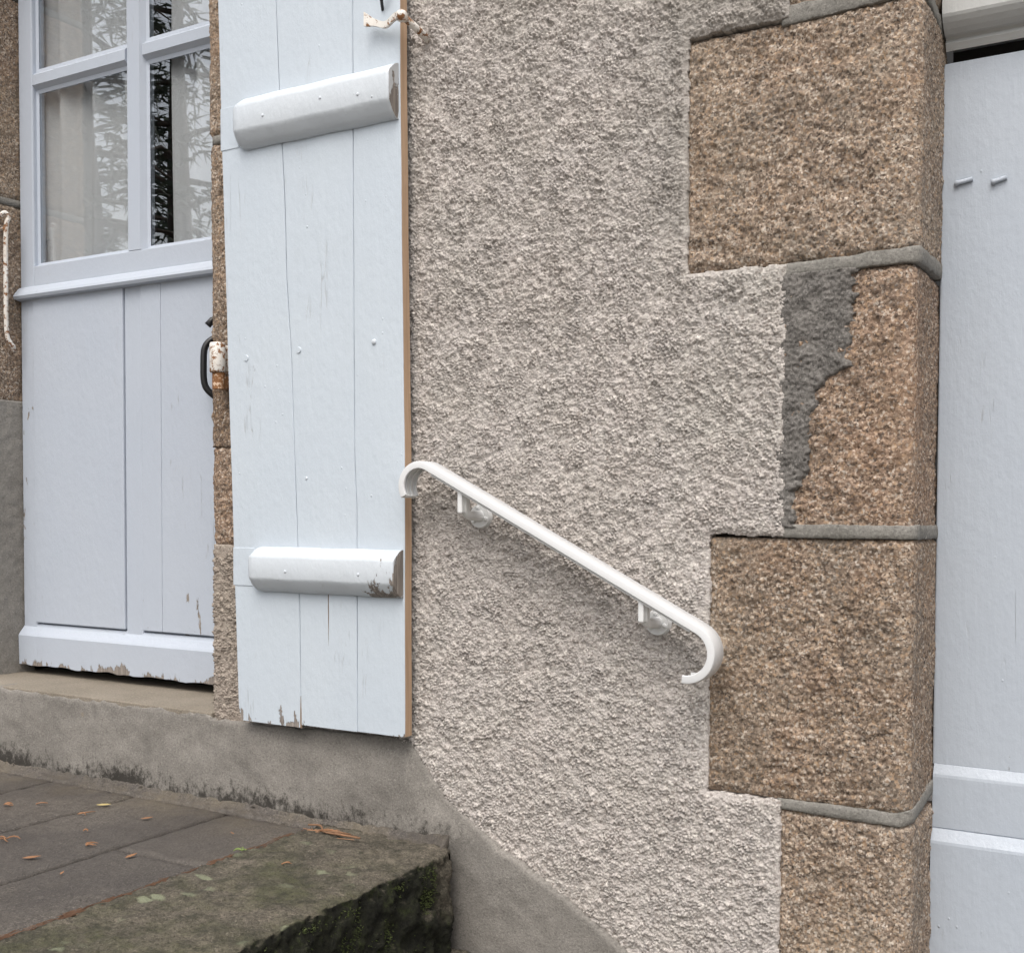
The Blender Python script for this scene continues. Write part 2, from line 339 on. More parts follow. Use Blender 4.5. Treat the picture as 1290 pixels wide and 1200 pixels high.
def field(nu, nv, h, lo, hi, seed):          # band-limited gaussian noise, wavelengths lo..hi metres
    rs = np.random.RandomState(seed); a = rs.standard_normal((nv, nu))
    fz = np.fft.fftfreq(nv, h)[:, None]; fx = np.fft.fftfreq(nu, h)[None, :]; fr = np.sqrt(fx**2+fz**2)
    wl = 1/np.maximum(fr, 1e-6); g = np.exp(-((np.log(wl)-math.log(math.sqrt(lo*hi)))/(.5*math.log(hi/lo)+.15))**2)
    o = np.real(np.fft.ifft2(np.fft.fft2(a)*g)); return o/o.std()
def relief(name, P, N, mask, mat, parent=None, skirt=.02):
    """P, N: (nv,nu,3) grids; mask (nv-1,nu-1) of kept cells; open edges are turned back by `skirt`."""
    nv, nu = P.shape[:2]; idx = np.arange(nv*nu).reshape(nv, nu)
    q = np.stack([idx[:-1, :-1], idx[:-1, 1:], idx[1:, 1:], idx[1:, :-1]], -1)[mask]
    V = P.reshape(-1, 3); F = [q]
    m = np.zeros((nv+1, nu+1), bool); m[1:-1, 1:-1] = mask
    B = (P-N*skirt).reshape(-1, 3); off = len(V); sk = []
    c = m[1:-1, 1:-1]
    for nb, (a, b) in ((m[:-2, 1:-1], (0, 1)), (m[2:, 1:-1], (2, 3)), (m[1:-1, :-2], (3, 0)), (m[1:-1, 2:], (1, 2))):
        e = c & ~nb
        cells = np.stack([idx[:-1, :-1], idx[:-1, 1:], idx[1:, 1:], idx[1:, :-1]], -1)[e]
        i, j = cells[:, a], cells[:, b]; sk.append(np.stack([j, i, i+off, j+off], -1))
    F = np.concatenate(F+sk); V = np.concatenate([V, B])
    used = np.zeros(len(V), bool); used[F.ravel()] = True; rm = np.cumsum(used)-1
    V = V[used]; F = rm[F]
    me = bpy.data.meshes.new(name); me.vertices.add(len(V)); me.vertices.foreach_set('co', V.astype(np.float32).ravel())
    me.loops.add(F.size); me.loops.foreach_set('vertex_index', F.astype(np.int32).ravel())
    me.polygons.add(len(F)); me.polygons.foreach_set('loop_start', np.arange(0, F.size, 4, dtype=np.int32))
    me.update(calc_edges=True); me.validate()
    o = link(name, me, mat, parent, True); return o
def smst(a, b, x): t = np.clip((x-a)/(b-a), 0, 1); return t*t*(3-2*t)

# ------------------------------------------------------------------ ground
bm = bmesh.new(); bmesh.ops.create_grid(bm, x_segments=4, y_segments=4, size=300)
g = tag(bm_obj('ground', bm, M['ground']), 'grey gravelly ground in front of the house', None, None, 'structure')

# ------------------------------------------------------------------ house wall
house = thing('house', (-1.2, 0, 0), 'old house wall of grey roughcast with granite quoins and cement plinth', 'house')
# wall core behind the finishes (with the two door openings left free)
core = bmesh.new()
for x0, x1, z0, z1 in ((-9, -3.22, 0, 5.2), (-1.97, -.66, 0, 5.2), (.95, 7, 0, 5.2), (-3.22, -1.97, 3.27, 5.2), (-.66, .95, 3.02, 5.2), (-3.22, -1.97, 0, .93)):
    add_box(core, x0, x1, .05, .42, z0, z1, 0)
bm_obj('wall_core', core, M['bed'], house)
# plain roughcast beyond the photograph's frame
pl = bmesh.new()
for x0, x1, z0, z1 in ((-9, -3.3, 0, 5.2), (-3.3, -.60, 3.3, 5.2), (-1.998, -.60, 2.72, 3.3), (-.60, 1.3, 3.3, 5.2), (1.3, 7, 0, 5.2)):
    add_box(pl, x0, x1, .0, .05, z0, z1, 0)
bm_obj('upper_roughcast', pl, M['rough'], house)

H = .002
def roughcast(name, x0, x1, z0, z1, keep, seed, mat='rough'):
    xs = np.arange(x0, x1, H); zs = np.arange(z0, z1, H); nu, nv = len(xs), len(zs)
    X, Z = np.meshgrid(xs, zs)
    a = field(nu, nv, H, .0085, .0125, seed); b = field(nu, nv, H, .0050, .0065, seed+1); big = field(nu, nv, H, .016, .024, seed+6); c = field(nu, nv, H, .05, .2, seed+2)
    e = field(nu, nv, H, .015, .04, seed+3)
    amp = np.clip(1+.22*c, .6, 1.5)
    d = (np.minimum(np.abs(a), 1.7)*.0026-.0025+b*.0010+np.maximum(big-1.1, 0)*.0018)*amp+c*.0008+e*.0009
    crack = np.exp(-((X+1.3553+.003*np.sin(Z*70))/.0022)**2)*((Z > 1.868) & (Z < 1.95)); d = d-.007*crack
    w1 = field(nu, nv, H, .03, .09, seed+4)*.0011
    mx, dist = keep(X+w1, Z+w1[::-1])            # mask value per vertex and distance to the nearest edge
    d = d*(.35+.65*smst(0, .016, dist))-.005*(1-smst(0, .014, dist))
    P = np.stack([X, -d, Z], -1); N = np.zeros_like(P); N[..., 1] = -1
    cm = mx[:-1, :-1] & mx[1:, 1:] & mx[1:, :-1] & mx[:-1, 1:]
    return relief(name, P, N, cm, M[mat], house, .03)
# stone edges as seen from the front: (left edge x, z bottom, z top)
STONES = [(-.629, 2.375, 2.80), (-.806, 1.932, 2.348), (-.629, 1.452, 1.908), (-.757, .985, 1.447), (-.620, .50, .964), (-.78, .0, .48)]
PL = [(-3.5, 1.008), (-1.99, 1.010), (-1.975, .999), (-1.42, 1.010), (-1.387, .966), (-1.327, .893), (-1.211, .822), (-1.064, .748), (-.91, .655), (-.62, .46), (-.39, .30)]
def plz(x): return np.interp(x, [p[0] for p in PL], [p[1] for p in PL])
def keep_main(X, Z):
    m = X < -.629+.008; dist = np.abs(-.620-X)
    for x, z0, z1 in STONES:
        if x < -.64:
            ins = (X > x) & (Z > z0-.002) & (Z < z1+.004); m &= ~ins
            dx = np.maximum(x-X, 0); dz = np.maximum(np.maximum(z0-.002-Z, Z-z1-.004), 0); dist = np.minimum(dist, np.hypot(dx, dz))
    m &= Z > plz(X)-.012
    return m, dist
roughcast('roughcast', -1.47, -.615, .45, 2.72, keep_main, 11)
roughcast('roughcast', -2.0, -1.84, .985, 1.41, lambda X, Z: ((Z > .985) & (Z < 1.40-.02*np.sin(X*60)) & (X > -1.993), X*0+1), 31, 'roughbrown')
# coarse roughcast behind the shutter
box('hidden_roughcast', -1.845, -1.468, .002, .05, .98, 2.72, M['rough'], house, 0)

# path round the corner of an opening: face -> arris -> reveal
def corner_grid(x0, xc, y0, y1, z0, z1, h, rad, sgn=1):
    """face from x0 to corner xc at depth y0, then reveal back to y1; sgn=+1: opening is on the right"""
    L1 = abs(xc-x0)-rad; La = rad*math.pi/2; L2 = (y1-y0)-rad
    s = np.linspace(0, L1+La+L2, max(8, int((L1+La+L2)/h))); z = np.linspace(z0, z1, max(3, int((z1-z0)/h)))
    px = np.where(s < L1, s, np.where(s < L1+La, L1+rad*np.sin(np.clip((s-L1)/rad, 0, math.pi/2)), L1+rad))
    th = np.clip((s-L1)/rad, 0, math.pi/2)
    py = np.where(s < L1, 0, np.where(s < L1+La, rad*(1-np.cos(th)), rad+(s-L1-La)))
    nx, ny = np.sin(th)*sgn, -np.cos(th)
    S, Z = np.meshgrid(s, z); P = np.stack([x0+sgn*np.broadcast_to(px, S.shape), y0+np.broadcast_to(py, S.shape), Z], -1)
    N = np.stack([np.broadcast_to(nx, S.shape), np.broadcast_to(ny, S.shape), S*0], -1)
    if sgn < 0: P = P[:, ::-1]; N = N[:, ::-1]; S = S[:, ::-1]
    return P.copy(), N.copy(), S, Z
def stone(x0, xc, z0, z1, mat, seed, y0=.010, y1=.215, sgn=1, h=.0035, rad=.022, amp=1., name='quoin_stone'):
    P, N, S, Z = corner_grid(x0, xc, y0, y1, z0, z1, h, rad, sgn); nv, nu = S.shape
    hh = (z1-z0)/nv
    a = field(nu, nv, hh, .010, .018, seed); b = field(nu, nv, hh, .03, .08, seed+1); c = field(nu, nv, hh, .15, .4, seed+2)
    a2 = field(nu, nv, hh, .0065, .009, seed+3)
    d = (np.abs(a)**1.2*np.sign(a)*.0012+a2*.0010+b*.0013+c*.0020)*amp
    e = np.minimum(Z-z0, z1-Z)+field(nu, nv, hh, .02, .06, seed+5)*.0015; e = np.minimum(e, S)
    d = d*(1-.5*(S > abs(xc-x0)))
    arris = np.exp(-((S-(abs(xc-x0)-rad+rad*.8))/.03)**2); d = d*(1-.55*arris)
    d = d*(.5+.5*smst(0, .014, e))-.0055*(1-smst(0, .011, e))**1.3
    P = P+N*d[..., None]
    # uneven arris
    return relief(name, P, N, np.ones((nv-1, nu-1), bool), mat, house, .03)
mats = [M['granite'], M['granite'], M['granite_red'], M['granite_dark'], M['granite'], M['granite_dark']]
XC = [-.396, -.398, -.403, -.400, -.396, -.392]
for i, ((x0, z0, z1), m, xc) in enumerate(zip(STONES, mats, XC)):
    stone(x0-.006, xc, z0-.001, z1+.001, m, 100+10*i, h=.0032 if i < 5 else .008)
def joint(pts, sgn=1, y0=.0085, y1=.215, seed=1, x_end=-.398, mat='pointing'):
    """ribbon pointing: pts = (x, z centre, half height) along the face, carried round into the reveal"""
    P, N, S, Z = corner_grid(pts[0][0], x_end, y0, y1, 0, 1, .006, .024, sgn)
    nu = P.shape[1]; prof = np.array([(-1.0, -.012), (-.97, .0004), (-.9, .0014), (-.3, .0018), (.3, .0018), (.9, .0012), (.97, .0004), (1.0, -.012)])
    xs = pts[0][0]+sgn*S[0] if sgn > 0 else P[0, :, 0]
    pz = np.interp(xs, [p[0] for p in pts], [p[1] for p in pts]); ph = np.interp(xs, [p[0] for p in pts], [p[2] for p in pts])
    n1 = field(nu, 8, .006, .03, .12, seed)+.6*field(nu, 8, .006, .013, .03, seed+50)
    G = np.zeros((8, nu, 3)); GN = np.zeros_like(G)
    for k, (t, d) in enumerate(prof):
        G[k] = P[0]+N[0]*(d+n1[k]*.0005)[:, None]; G[k, :, 2] = pz+t*ph+n1[k]*.0005; GN[k] = N[0]
    return relief('mortar_joint', G, GN, np.ones((7, nu-1), bool), M[mat], house, .012)
joint([(-.635, 2.358, .017), (-.40, 2.364, .013), (-.2, 2.345, .012)], seed=1)
joint([(-.632, 1.917, .012), (-.50, 1.921, .012), (-.40, 1.924, .014), (-.2, 1.927, .014)], seed=2)
joint([(-.632, 1.461, .012), (-.40, 1.461, .012), (-.2, 1.459, .012)], seed=3)
joint([(-.628, .976, .009), (-.52, .9745, .0105), (-.42, .974, .012), (-.39, .981, .012), (-.2, 1.0, .012)], seed=4)
joint([(-.78, .488, .013), (-.2, .488, .013)], seed=5)
# ragged dark cement patch over the left of the second stone
xs = np.arange(-.634, -.48, .0025); zs = np.arange(1.468, 1.912, .0025); X, Z = np.meshgrid(xs, zs); nv, nu = X.shape
edge = np.interp(Z, [1.47, 1.53, 1.56, 1.64, 1.70, 1.725, 1.745, 1.80, 1.92], [-.598, -.600, -.581, -.572, -.562, -.545, -.502, -.506, -.499])+field(nu, nv, .0025, .015, .06, 77)[:, :1]*.0035+field(nu, nv, .0025, .008, .02, 78)*.0015
d = field(nu, nv, .0025, .008, .016, 79)*.0009+field(nu, nv, .0025, .03, .08, 80)*.0012-.007*(1-smst(0, .012, edge-X))
P = np.stack([X, .0035-d, Z], -1); N = np.zeros_like(P); N[..., 1] = -1; mk = (X < edge)
relief('cement_patch', P, N, (mk[:-1, :-1] & mk[1:, 1:] & mk[1:, :-1] & mk[:-1, 1:]), M['patch'], house, .014)
# right-hand jamb of the left door (the strip beside the shutter): corner at x = -2.0, opening on the left
for i, (z0, z1, m) in enumerate(((2.362, 2.9, 'granite_dark'), (1.885, 2.345, 'granite_dark'), (1.41, 1.642, 'granite_red'))):
    stone(-1.80, -2.003+.004*i, z0, z1, M[m], 300+10*i, y0=.001, y1=.24, sgn=-1, rad=.015)
stone(-1.80, -2.004, 2.915, 3.3, M['granite'], 340, y0=.001, y1=.24, sgn=-1, h=.008)
for zc, hh, s_ in ((2.3535, .010, 8), (2.9075, .010, 9)):
    P, N, S, Z = corner_grid(-1.80, -1.9985, .0035, .24, zc-hh, zc+hh, .006, .015, -1); relief('mortar_joint', P, N, np.ones((P.shape[0]-1, P.shape[1]-1), bool), M['pointing'], house, .02)
P, N, S, Z = corner_grid(-1.80, -2.0, .002, .24, 1.640, 1.887, .005, .015, -1)
n_ = field(P.shape[1], P.shape[0], .005, .02, .09, 5)*.0015
relief('cement_patch', P+N*n_[..., None], N, np.ones((P.shape[0]-1, P.shape[1]-1), bool), M['jambpatch'], house, .02)
P, N, S, Z = corner_grid(-1.83, -1.998, .003, .24, .90, 1.412, .006, .012, -1); relief('jamb_render', P, N, np.ones((P.shape[0]-1, P.shape[1]-1), bool), M['roughbrown'], house, .02)
# left jamb reveal (opening on the right, corner off frame)
for i, (z0, z1) in enumerate(((2.975, 3.3), (2.385, 2.955), (1.80, 2.365))):
    stone(-3.30, -2.954, z0, z1, M['granite_dark'], 400+10*i, y0=.0, y1=.24, sgn=1, rad=.015, h=.004)
for z in (2.965, 2.375):
    P, N, S, Z = corner_grid(-3.30, -2.956, -.003, .24, z-.010, z+.010, .006, .015, 1); relief('mortar_joint', P, N, np.ones((P.shape[0]-1, P.shape[1]-1), bool), M['pointing'], house, .02)
P, N, S, Z = corner_grid(-3.30, -2.952, .0, .24, .93, 1.805, .006, .012, 1)
n_ = field(P.shape[1], P.shape[0], .006, .03, .2, 6)*.0006
relief('jamb_cement', P+N*n_[..., None], N, np.ones((P.shape[0]-1, P.shape[1]-1), bool), M['jambcement'], house, .02)
box('lintel', -3.3, -1.8, .003, .25, 3.3, 3.62, M['granite'], house, .01)
box('lintel', -.62, .95, .003, .25, 2.72+.3, 3.3, M['granite'], house, .01)
box('upper_fill', -.62, -.395, .004, .25, 2.802, 3.02, M['granite'], house, .01)
for i, (a, b) in enumerate(((0, .49), (.51, .95), (.97, 1.42), (1.44, 1.9), (1.92, 2.4), (2.42, 3.0))):
    stone(1.31-.12*(i % 2), .90, a, b, M['granite'], 500+10*i, sgn=-1, h=.01)
# cement plinth following the steps
xs = np.arange(-3.5, -.36, .006); zs = np.arange(.0, 1.03, .006); X, Z = np.meshgrid(xs, zs); nv, nu = X.shape
top = plz(X)+field(nu, nv, .006, .04, .2, 55)[:1]*.0016
d = field(nu, nv, .006, .05, .2, 56)*.0007+field(nu, nv, .006, .2, .8, 57)*.002
edge_d = top-Z
d = d+.006*smst(.26, .0, Z-.80)*smst(-1.0, -1.8, X)-.003*(1-smst(0, .006, edge_d))-.010*smst(-1.55, -1.45, X)*(1-smst(.0, .10, edge_d))*(1-smst(-1.3, -1.2, X))
Zc = np.minimum(Z, top)
P = np.stack([X, -.013-d, Zc], -1); N = np.zeros_like(P); N[..., 1] = -1
mk = Z-.006 < top
relief('cement_plinth', P, N, mk[:-1, :-1] & mk[1:, :-1] & mk[:-1, 1:] & mk[1:, 1:], M['plinth'], house, .05)
# door sill
bm = bmesh.new(); add_box(bm, -3.2, -1.987, -.010, .30, .955, 1.0155, .003, 2, .001); bm_obj('door_sill', bm, M['sill'], house)

# ------------------------------------------------------------------ left door
door = thing('house_door', (-2.5, .2, 1.03), 'pale blue half-glazed house door with peeling paint and black handle', 'door')
def D(name, *a, mat='door', **k): return box(name, *a, M[mat], door, **k)
YD = .2
D('stile', -2.949, -2.889, YD, YD+.045, 1.04, 3.22, mat='frame', bev=.004)
D('stile', -2.095, -2.006, YD, YD+.045, 1.04, 3.22, mat='frame', bev=.004)
D('top_rail', -2.889, -2.095, YD, YD+.045, 3.12, 3.22, mat='frame', bev=.004)
# lower part: backing, middle stile, boards
D('backing_board', -2.9, -2.09, YD+.018, YD+.040, 1.05, 2.10, bev=0)
D('stile', -2.516, -2.452, YD+.001, YD+.03, 1.150, 2.096, bev=.003)
D('panel', -2.893, -2.5185, YD-.004, YD+.03, 1.163, 2.098, bev=.003)
D('panel', -2.4495, -2.375, YD-.003, YD+.03, 1.164, 2.098, bev=.0022)
D('panel', -2.3738, -2.098, YD-.003, YD+.03, 1.164, 2.098, bev=.0022)
D('rail', -2.889, -2.095, YD-.0005, YD+.044, 2.115, 2.190, mat='frame', bev=.003)
# moulding under the glazing
bm = bmesh.new(); prof = [(-.004, 2.093), (-.022, 2.096), (-.026, 2.104), (-.022, 2.112), (-.008, 2.128), (.004, 2.135), (.01, 2.135), (.01, 2.093)]
a = [bm.verts.new((-2.949, YD+y, z)) for y, z in prof]; b = [bm.verts.new((-2.01, YD+y, z)) for y, z in prof]
for i in range(8): bm.faces.new((a[i], a[(i+1) % 8], b[(i+1) % 8], b[i]))
bm.faces.new(a[::-1]); bm.faces.new(b); bmesh.ops.recalc_face_normals(bm, faces=bm.faces[:]); bm_obj('rail_moulding', bm, M['frame'], door)
# kick board with sloped top
bm = bmesh.new(); prof = [(-.018, 1.041), (-.020, 1.125), (-.016, 1.131), (.0, 1.150), (.004, 1.158), (.03, 1.158), (.03, 1.041)]
xs_ = np.linspace(-2.948, -2.008, 90); ring = None
for i, x in enumerate(xs_):
    wob = .0016*math.sin(x*31)+.0012*math.sin(x*73+1)+rng.uniform(-.0008, .0008)
    cur = [bm.verts.new((x, YD+y, z+(wob if k in (0,) else 0))) for k, (y, z) in enumerate(prof)]
    if ring:
        for k in range(7): bm.faces.new((ring[k], ring[(k+1) % 7], cur[(k+1) % 7], cur[k]))
    else: bm.faces.new(cur[::-1])
    ring = cur
bm.faces.new(ring); bmesh.ops.recalc_face_normals(bm, faces=bm.faces[:]); bm_obj('kick_board', bm, M['kick'], door)
# glazing bars with putty bevels
def bar(name, x0, x1, z0, z1, horiz):
    bm = bmesh.new(); w_ = .011
    if horiz:
        pr = [(z0, .014), (z0+w_, .000), (z1-w_, .000), (z1, .014), (z1, .04), (z0, .04)]
        a = [bm.verts.new((x0, YD+y, z)) for z, y in pr]; b = [bm.verts.new((x1, YD+y, z)) for z, y in pr]
    else:
        pr = [(x0, .014), (x0+w_, -.001), (x1-w_, -.001), (x1, .014), (x1, .04), (x0, .04)]
        a = [bm.verts.new((x, YD+y, z0)) for x, y in pr]; b = [bm.verts.new((x, YD+y, z1)) for x, y in pr]
    for i in range(6): bm.faces.new((a[i], a[(i+1) % 6], b[(i+1) % 6], b[i]))
    bm.faces.new(a[::-1]); bm.faces.new(b); bmesh.ops.recalc_face_normals(bm, faces=bm.faces[:]); bm_obj(name, bm, M['frame'], door)
bar('glazing_bar', -2.507, -2.439, 2.1905, 3.12, False)
for x0, x1 in ((-2.889, -2.506), (-2.440, -2.095)): bar('glazing_bar', x0, x1, 2.692, 2.742, True)
# putty beads round the panes and the panes themselves
panes = [(-2.889, -2.507, 2.190, 2.692), (-2.439, -2.095, 2.190, 2.692), (-2.889, -2.507, 2.742, 3.12), (-2.439, -2.095, 2.742, 3.12)]
for x0, x1, z0, z1 in panes:
    bm = bmesh.new(); o_ = [(x0, z0), (x1, z0), (x1, z1), (x0, z1)]; t = .010
    i_ = [(x0+t, z0+t), (x1-t, z0+t), (x1-t, z1-t), (x0+t, z1-t)]
    vo = [bm.verts.new((x, YD+.0136, z)) for x, z in o_]; vi = [bm.verts.new((x, YD+.0165, z)) for x, z in i_]
    for k in range(4): bm.faces.new((vo[k], vo[(k+1) % 4], vi[(k+1) % 4], vi[k]))
    bmesh.ops.recalc_face_normals(bm, faces=bm.faces[:]); bm_obj('putty_bead', bm, M['frame'], door)
    box('pane', x0+.002, x1-.002, YD+.017, YD+.020, z0+.002, z1-.002, M['glass'], door, 0)
# black pull handle and knob, behind the jamb edge
hp = smooth_path([(-2.128, YD, 1.935), (-2.150, YD-.030, 1.928), (-2.166, YD-.048, 1.905), (-2.168, YD-.052, 1.86), (-2.166, YD-.050, 1.81), (-2.152, YD-.036, 1.784), (-2.128, YD-.004, 1.760)], 7)
h_ = tube_obj('handle', hp, [.0085]*len(hp), M['black'], door)
bm = bmesh.new(); add_box(bm, -2.14, -2.10, YD-.008, YD-.0005, 1.735, 2.01, .004); bm_obj('handle_plate', bm, M['black'], door)
kp = [(-2.128, YD, 1.99), (-2.140, YD-.022, 1.985), (-2.150, YD-.04, 1.972), (-2.157, YD-.044, 1.962), (-2.150, YD-.046, 1.955)]
tube_obj('thumb_latch', kp, [.005, .005, .008, .010, .003], M['black'], door)
# curtains, room
def curtain(x0, x1, seed, lab, lean):
    xs = np.linspace(x0, x1, 120); zs = np.linspace(1.9, 3.2, 60); X, Z = np.meshgrid(xs, zs)
    ph = rng.random()*6
    Y = .252+.012*np.sin(X*48+ph+.6*np.sin(Z*2))+.007*np.sin(X*91+Z*1.3)+.004*np.sin(Z*5+X*9)
    X2 = X+lean*(Z-2.2)*(.5+.5*np.sin(X*3))
    P = np.stack([X2, Y, Z], -1); N = np.zeros_like(P); N[..., 1] = -1
    o = relief('curtain', P, N, np.ones((59, 119), bool), M['curtain'], None, .002); tag(o, lab, 'curtain', None)
curtain(-3.0, -2.475, 1, 'pale grey curtain with vertical folds behind the left panes of the door', .01)
curtain(-2.375, -2.02, 2, 'pale grey curtain to the right of the dark gap behind the door glass', -.03)
bm = bmesh.new()
for a in ((-4.2, -1.0, 3.6, 3.7, .9, 3.6), (-4.3, -4.2, .42, 3.7, .9, 3.6), (-1.0, -.9, .42, 3.7, .9, 3.6), (-4.3, -.9, .42, 3.7, 3.6, 3.7), (-4.3, -.9, .42, 3.7, .9, 1.0)): add_box(bm, *a, 0)
tag(bm_obj('interior_room', bm, M['dark']), 'dark room behind the glazed door', None, None, 'structure')  # the unlit room's shade is put into near-black walls

# ------------------------------------------------------------------ shutter
sh = thing('window_shutter', (-1.93, -.03, 1.01), 'pale blue plank shutter with two battens folded back against the roughcast wall', 'shutter')
yf, yb = -.0435, -.018
def plank(cols, seed, edge_mat=False):
    """cols: (z, xl, xr) rows from bottom to top"""
    zs = np.linspace(cols[0][0], cols[-1][0], 70); xl = np.interp(zs, [c[0] for c in cols], [c[1] for c in cols]); xr = np.interp(zs, [c[0] for c in cols], [c[2] for c in cols])
    rs = np.random.RandomState(seed); wob = np.convolve(rs.standard_normal(76), np.ones(7)/7, 'valid')*.0007
    bm = bmesh.new(); rows = []
    for i, z in enumerate(zs):
        a, b = xl[i]+wob[i]+.0007, xr[i]-wob[i]-.0007; c = .002
        rows.append([bm.verts.new(p) for p in ((a, yb, z), (a, yf+c, z), (a+c, yf, z), ((a+b)/2, yf-.0004, z), (b-c, yf, z), (b, yf+c, z), (b, yb, z))])
    for i in range(len(rows)-1):
        for k in range(6):
            q = bm.faces.new((rows[i][k], rows[i][k+1], rows[i+1][k+1], rows[i+1][k]))
            if edge_mat and k == 5: q.material_index = 1
        bm.faces.new((rows[i][6], rows[i][0], rows[i+1][0], rows[i+1][6]))
    bm.faces.new(rows[0][::-1]); bm.faces.new(rows[-1]); bmesh.ops.recalc_face_normals(bm, faces=bm.faces[:])
    return bm_obj('plank', bm, [M['shutter'], M['edge']], sh)
J1 = [(1.0145, -1.686), (1.306, -1.690), (1.828, -1.711), (2.00, -1.724), (2.175, -1.729), (2.436, -1.745), (2.9, -1.765)]
J2 = [(1.021, -1.530), (1.498, -1.531), (1.608, -1.537), (2.068, -1.539), (2.481, -1.541), (2.9, -1.543)]
EL = [(1.012, -1.862), (1.044, -1.872), (1.683, -1.895), (2.312, -1.916), (2.637, -1.926), (2.9, -1.934)]
ER = [(1.022, -1.405), (1.605, -1.406), (2.054, -1.414), (2.457, -1.418), (2.9, -1.42)]
def rows_(a, b):
    z = sorted({p[0] for p in a}|{p[0] for p in b}); z0 = max(a[0][0], b[0][0]); z = [q for q in z if q >= z0]
    return [(q, float(np.interp(q, [p[0] for p in a], [p[1] for p in a])), float(np.interp(q, [p[0] for p in b], [p[1] for p in b]))) for q in z]
plank(rows_(EL, J1), 1); plank(rows_(J1, J2), 2); plank(rows_(J2, ER), 3, True)
def batten(x0, x1, z0, z1, mat, tilt, worn):
    # half-round fronted batten with rounded left end
    w_ = (z1-z0)/2; zc = (z0+z1)/2; yo = yf-.0345
    prof = [(yf-.0002, -w_), (yf-.004, -w_), (yf-.012, -w_*.93), (yf-.022, -w_*.76), (yo+.004, -w_*.50), (yo+.0012, -w_*.42), (yo, -w_*.33), (yo, w_*.50), (yo+.0015, w_*.60), (yo+.004, w_*.67), (yf-.018, w_*.86), (yf-.012, w_*.95), (yf-.004, w_), (yf-.0002, w_)]
    bm = bmesh.new(); rings = []
    st = [0, .004, .010, .018, .03]+list(np.linspace(.05, x1-x0, 40))
    for s in st:
        k = 1-.30*(1-min(1, s/.03))**2; kd = 1-.62*(1-min(1, s/.022))**2.2
        rings.append([bm.verts.new((x0+s, yf+(y-yf)*kd, zc+tilt*s+z*k+.0006*math.sin(s*40+z*50))) for y, z in prof])
    n = len(prof)
    for i in range(len(rings)-1):
        for k in range(n): bm.faces.new((rings[i][k], rings[i][(k+1) % n], rings[i+1][(k+1) % n], rings[i+1][k]))
    bm.faces.new(rings[0][::-1]); q = bm.faces.new(rings[-1]); q.material_index = 1
    bmesh.ops.recalc_face_normals(bm, faces=bm.faces[:])
    o = bm_obj('batten', bm, [mat, M['endpaint']], sh, False)
    me = o.data; me.polygons.foreach_set('use_smooth', [len(p.vertices) == 4 for p in me.polygons]); return o
b1 = batten(-1.862, -1.421, 2.295, 2.408, M['batten'], -.0, False)
b2 = batten(-1.822, -1.409, 1.312, 1.412, M['batten_worn'], -.0, True)
# end-grain lip where the groove of each batten shows on the first plank
box('batten_tongue', -1.917, -1.861, yf-.0016, yf+.004, 2.305, 2.400, M['shutter'], sh, .001)
box('batten_tongue', -1.884, -1.820, yf-.0016, yf+.004, 1.322, 1.408, M['shutter'], sh, .001)
def dome(name, x, y, z, rad, mat, parent, sq=.6):
    bm = bmesh.new(); bmesh.ops.create_uvsphere(bm, u_segments=12, v_segments=8, radius=rad)
    for v in bm.verts: v.co = Vector((v.co.x+x, v.co.y*sq+y, v.co.z+z))
    return bm_obj(name, bm, mat, parent, True)
dome('nail_head', -1.484, yf-.001, 1.846, .0062, M['batten'], sh)
for x, z in ((-1.842, 1.834), (-1.689, 1.842)):
    bm = bmesh.new(); m_ = Matrix.Translation((x, yf-.0006, z))@Matrix.Rotation(R(90), 4, 'X')
    bmesh.ops.create_cone(bm, cap_ends=True, segments=14, radius1=.008, radius2=.0062, depth=.003, matrix=m_); bm_obj('nail_head', bm, M['shutter'], sh, False)
for x, z in ((-1.668, 1.563), (-1.60, 2.36), (-1.50, 2.35), (-1.76, 2.35), (-1.70, 1.36), (-1.50, 1.36)): dome('nail_head', x, (yf-.0348) if (z > 2.3 or z < 1.4) else yf-.0005, z, .0035, M['batten'], sh, .5)
# split in the lower boards
bm = bmesh.new(); prism(bm, [(-1.6875, 1.014), (-1.6835, 1.014), (-1.6838, 1.05), (-1.6855, 1.085), (-1.687, 1.05)], yf-.0008, yf+.002); bm_obj('split', bm, M['rawwood'], sh)
bm = bmesh.new(); prism(bm, [(-1.6085, 1.315), (-1.6065, 1.315), (-1.606, 1.26), (-1.6075, 1.20), (-1.608, 1.26)], yf-.0008, yf+.002); bm_obj('split', bm, M['rawwood'], sh)
# hinge band round its pin
cyl = bmesh.new(); tube(cyl, [(-1.938, -.036, 1.808), (-1.938, -.036, 1.811), (-1.938, -.036, 1.873), (-1.938, -.036, 1.876)], [.0165, .0180, .0180, .0165], 20)
add_box(cyl, -1.940, -1.88, -.0150, -.0105, 1.812, 1.872, .001); bmesh.ops.recalc_face_normals(cyl, faces=cyl.faces[:])
hg = bm_obj('hinge', cyl, M['rusty'], sh, False); hg.data.polygons.foreach_set('use_smooth', [len(p.vertices) == 4 for p in hg.data.polygons])
hpin = bmesh.new(); tube(hpin, [(-1.937, -.034, 1.770), (-1.937, -.034, 1.809)], .0145, 16); add_box(hpin, -1.950, -1.924, -.03, .06, 1.771, 1.800, .003); bmesh.ops.recalc_face_normals(hpin, faces=hpin.faces[:])
hp_ = bm_obj('hinge_pin', hpin, M['veryrusty'], house, False)

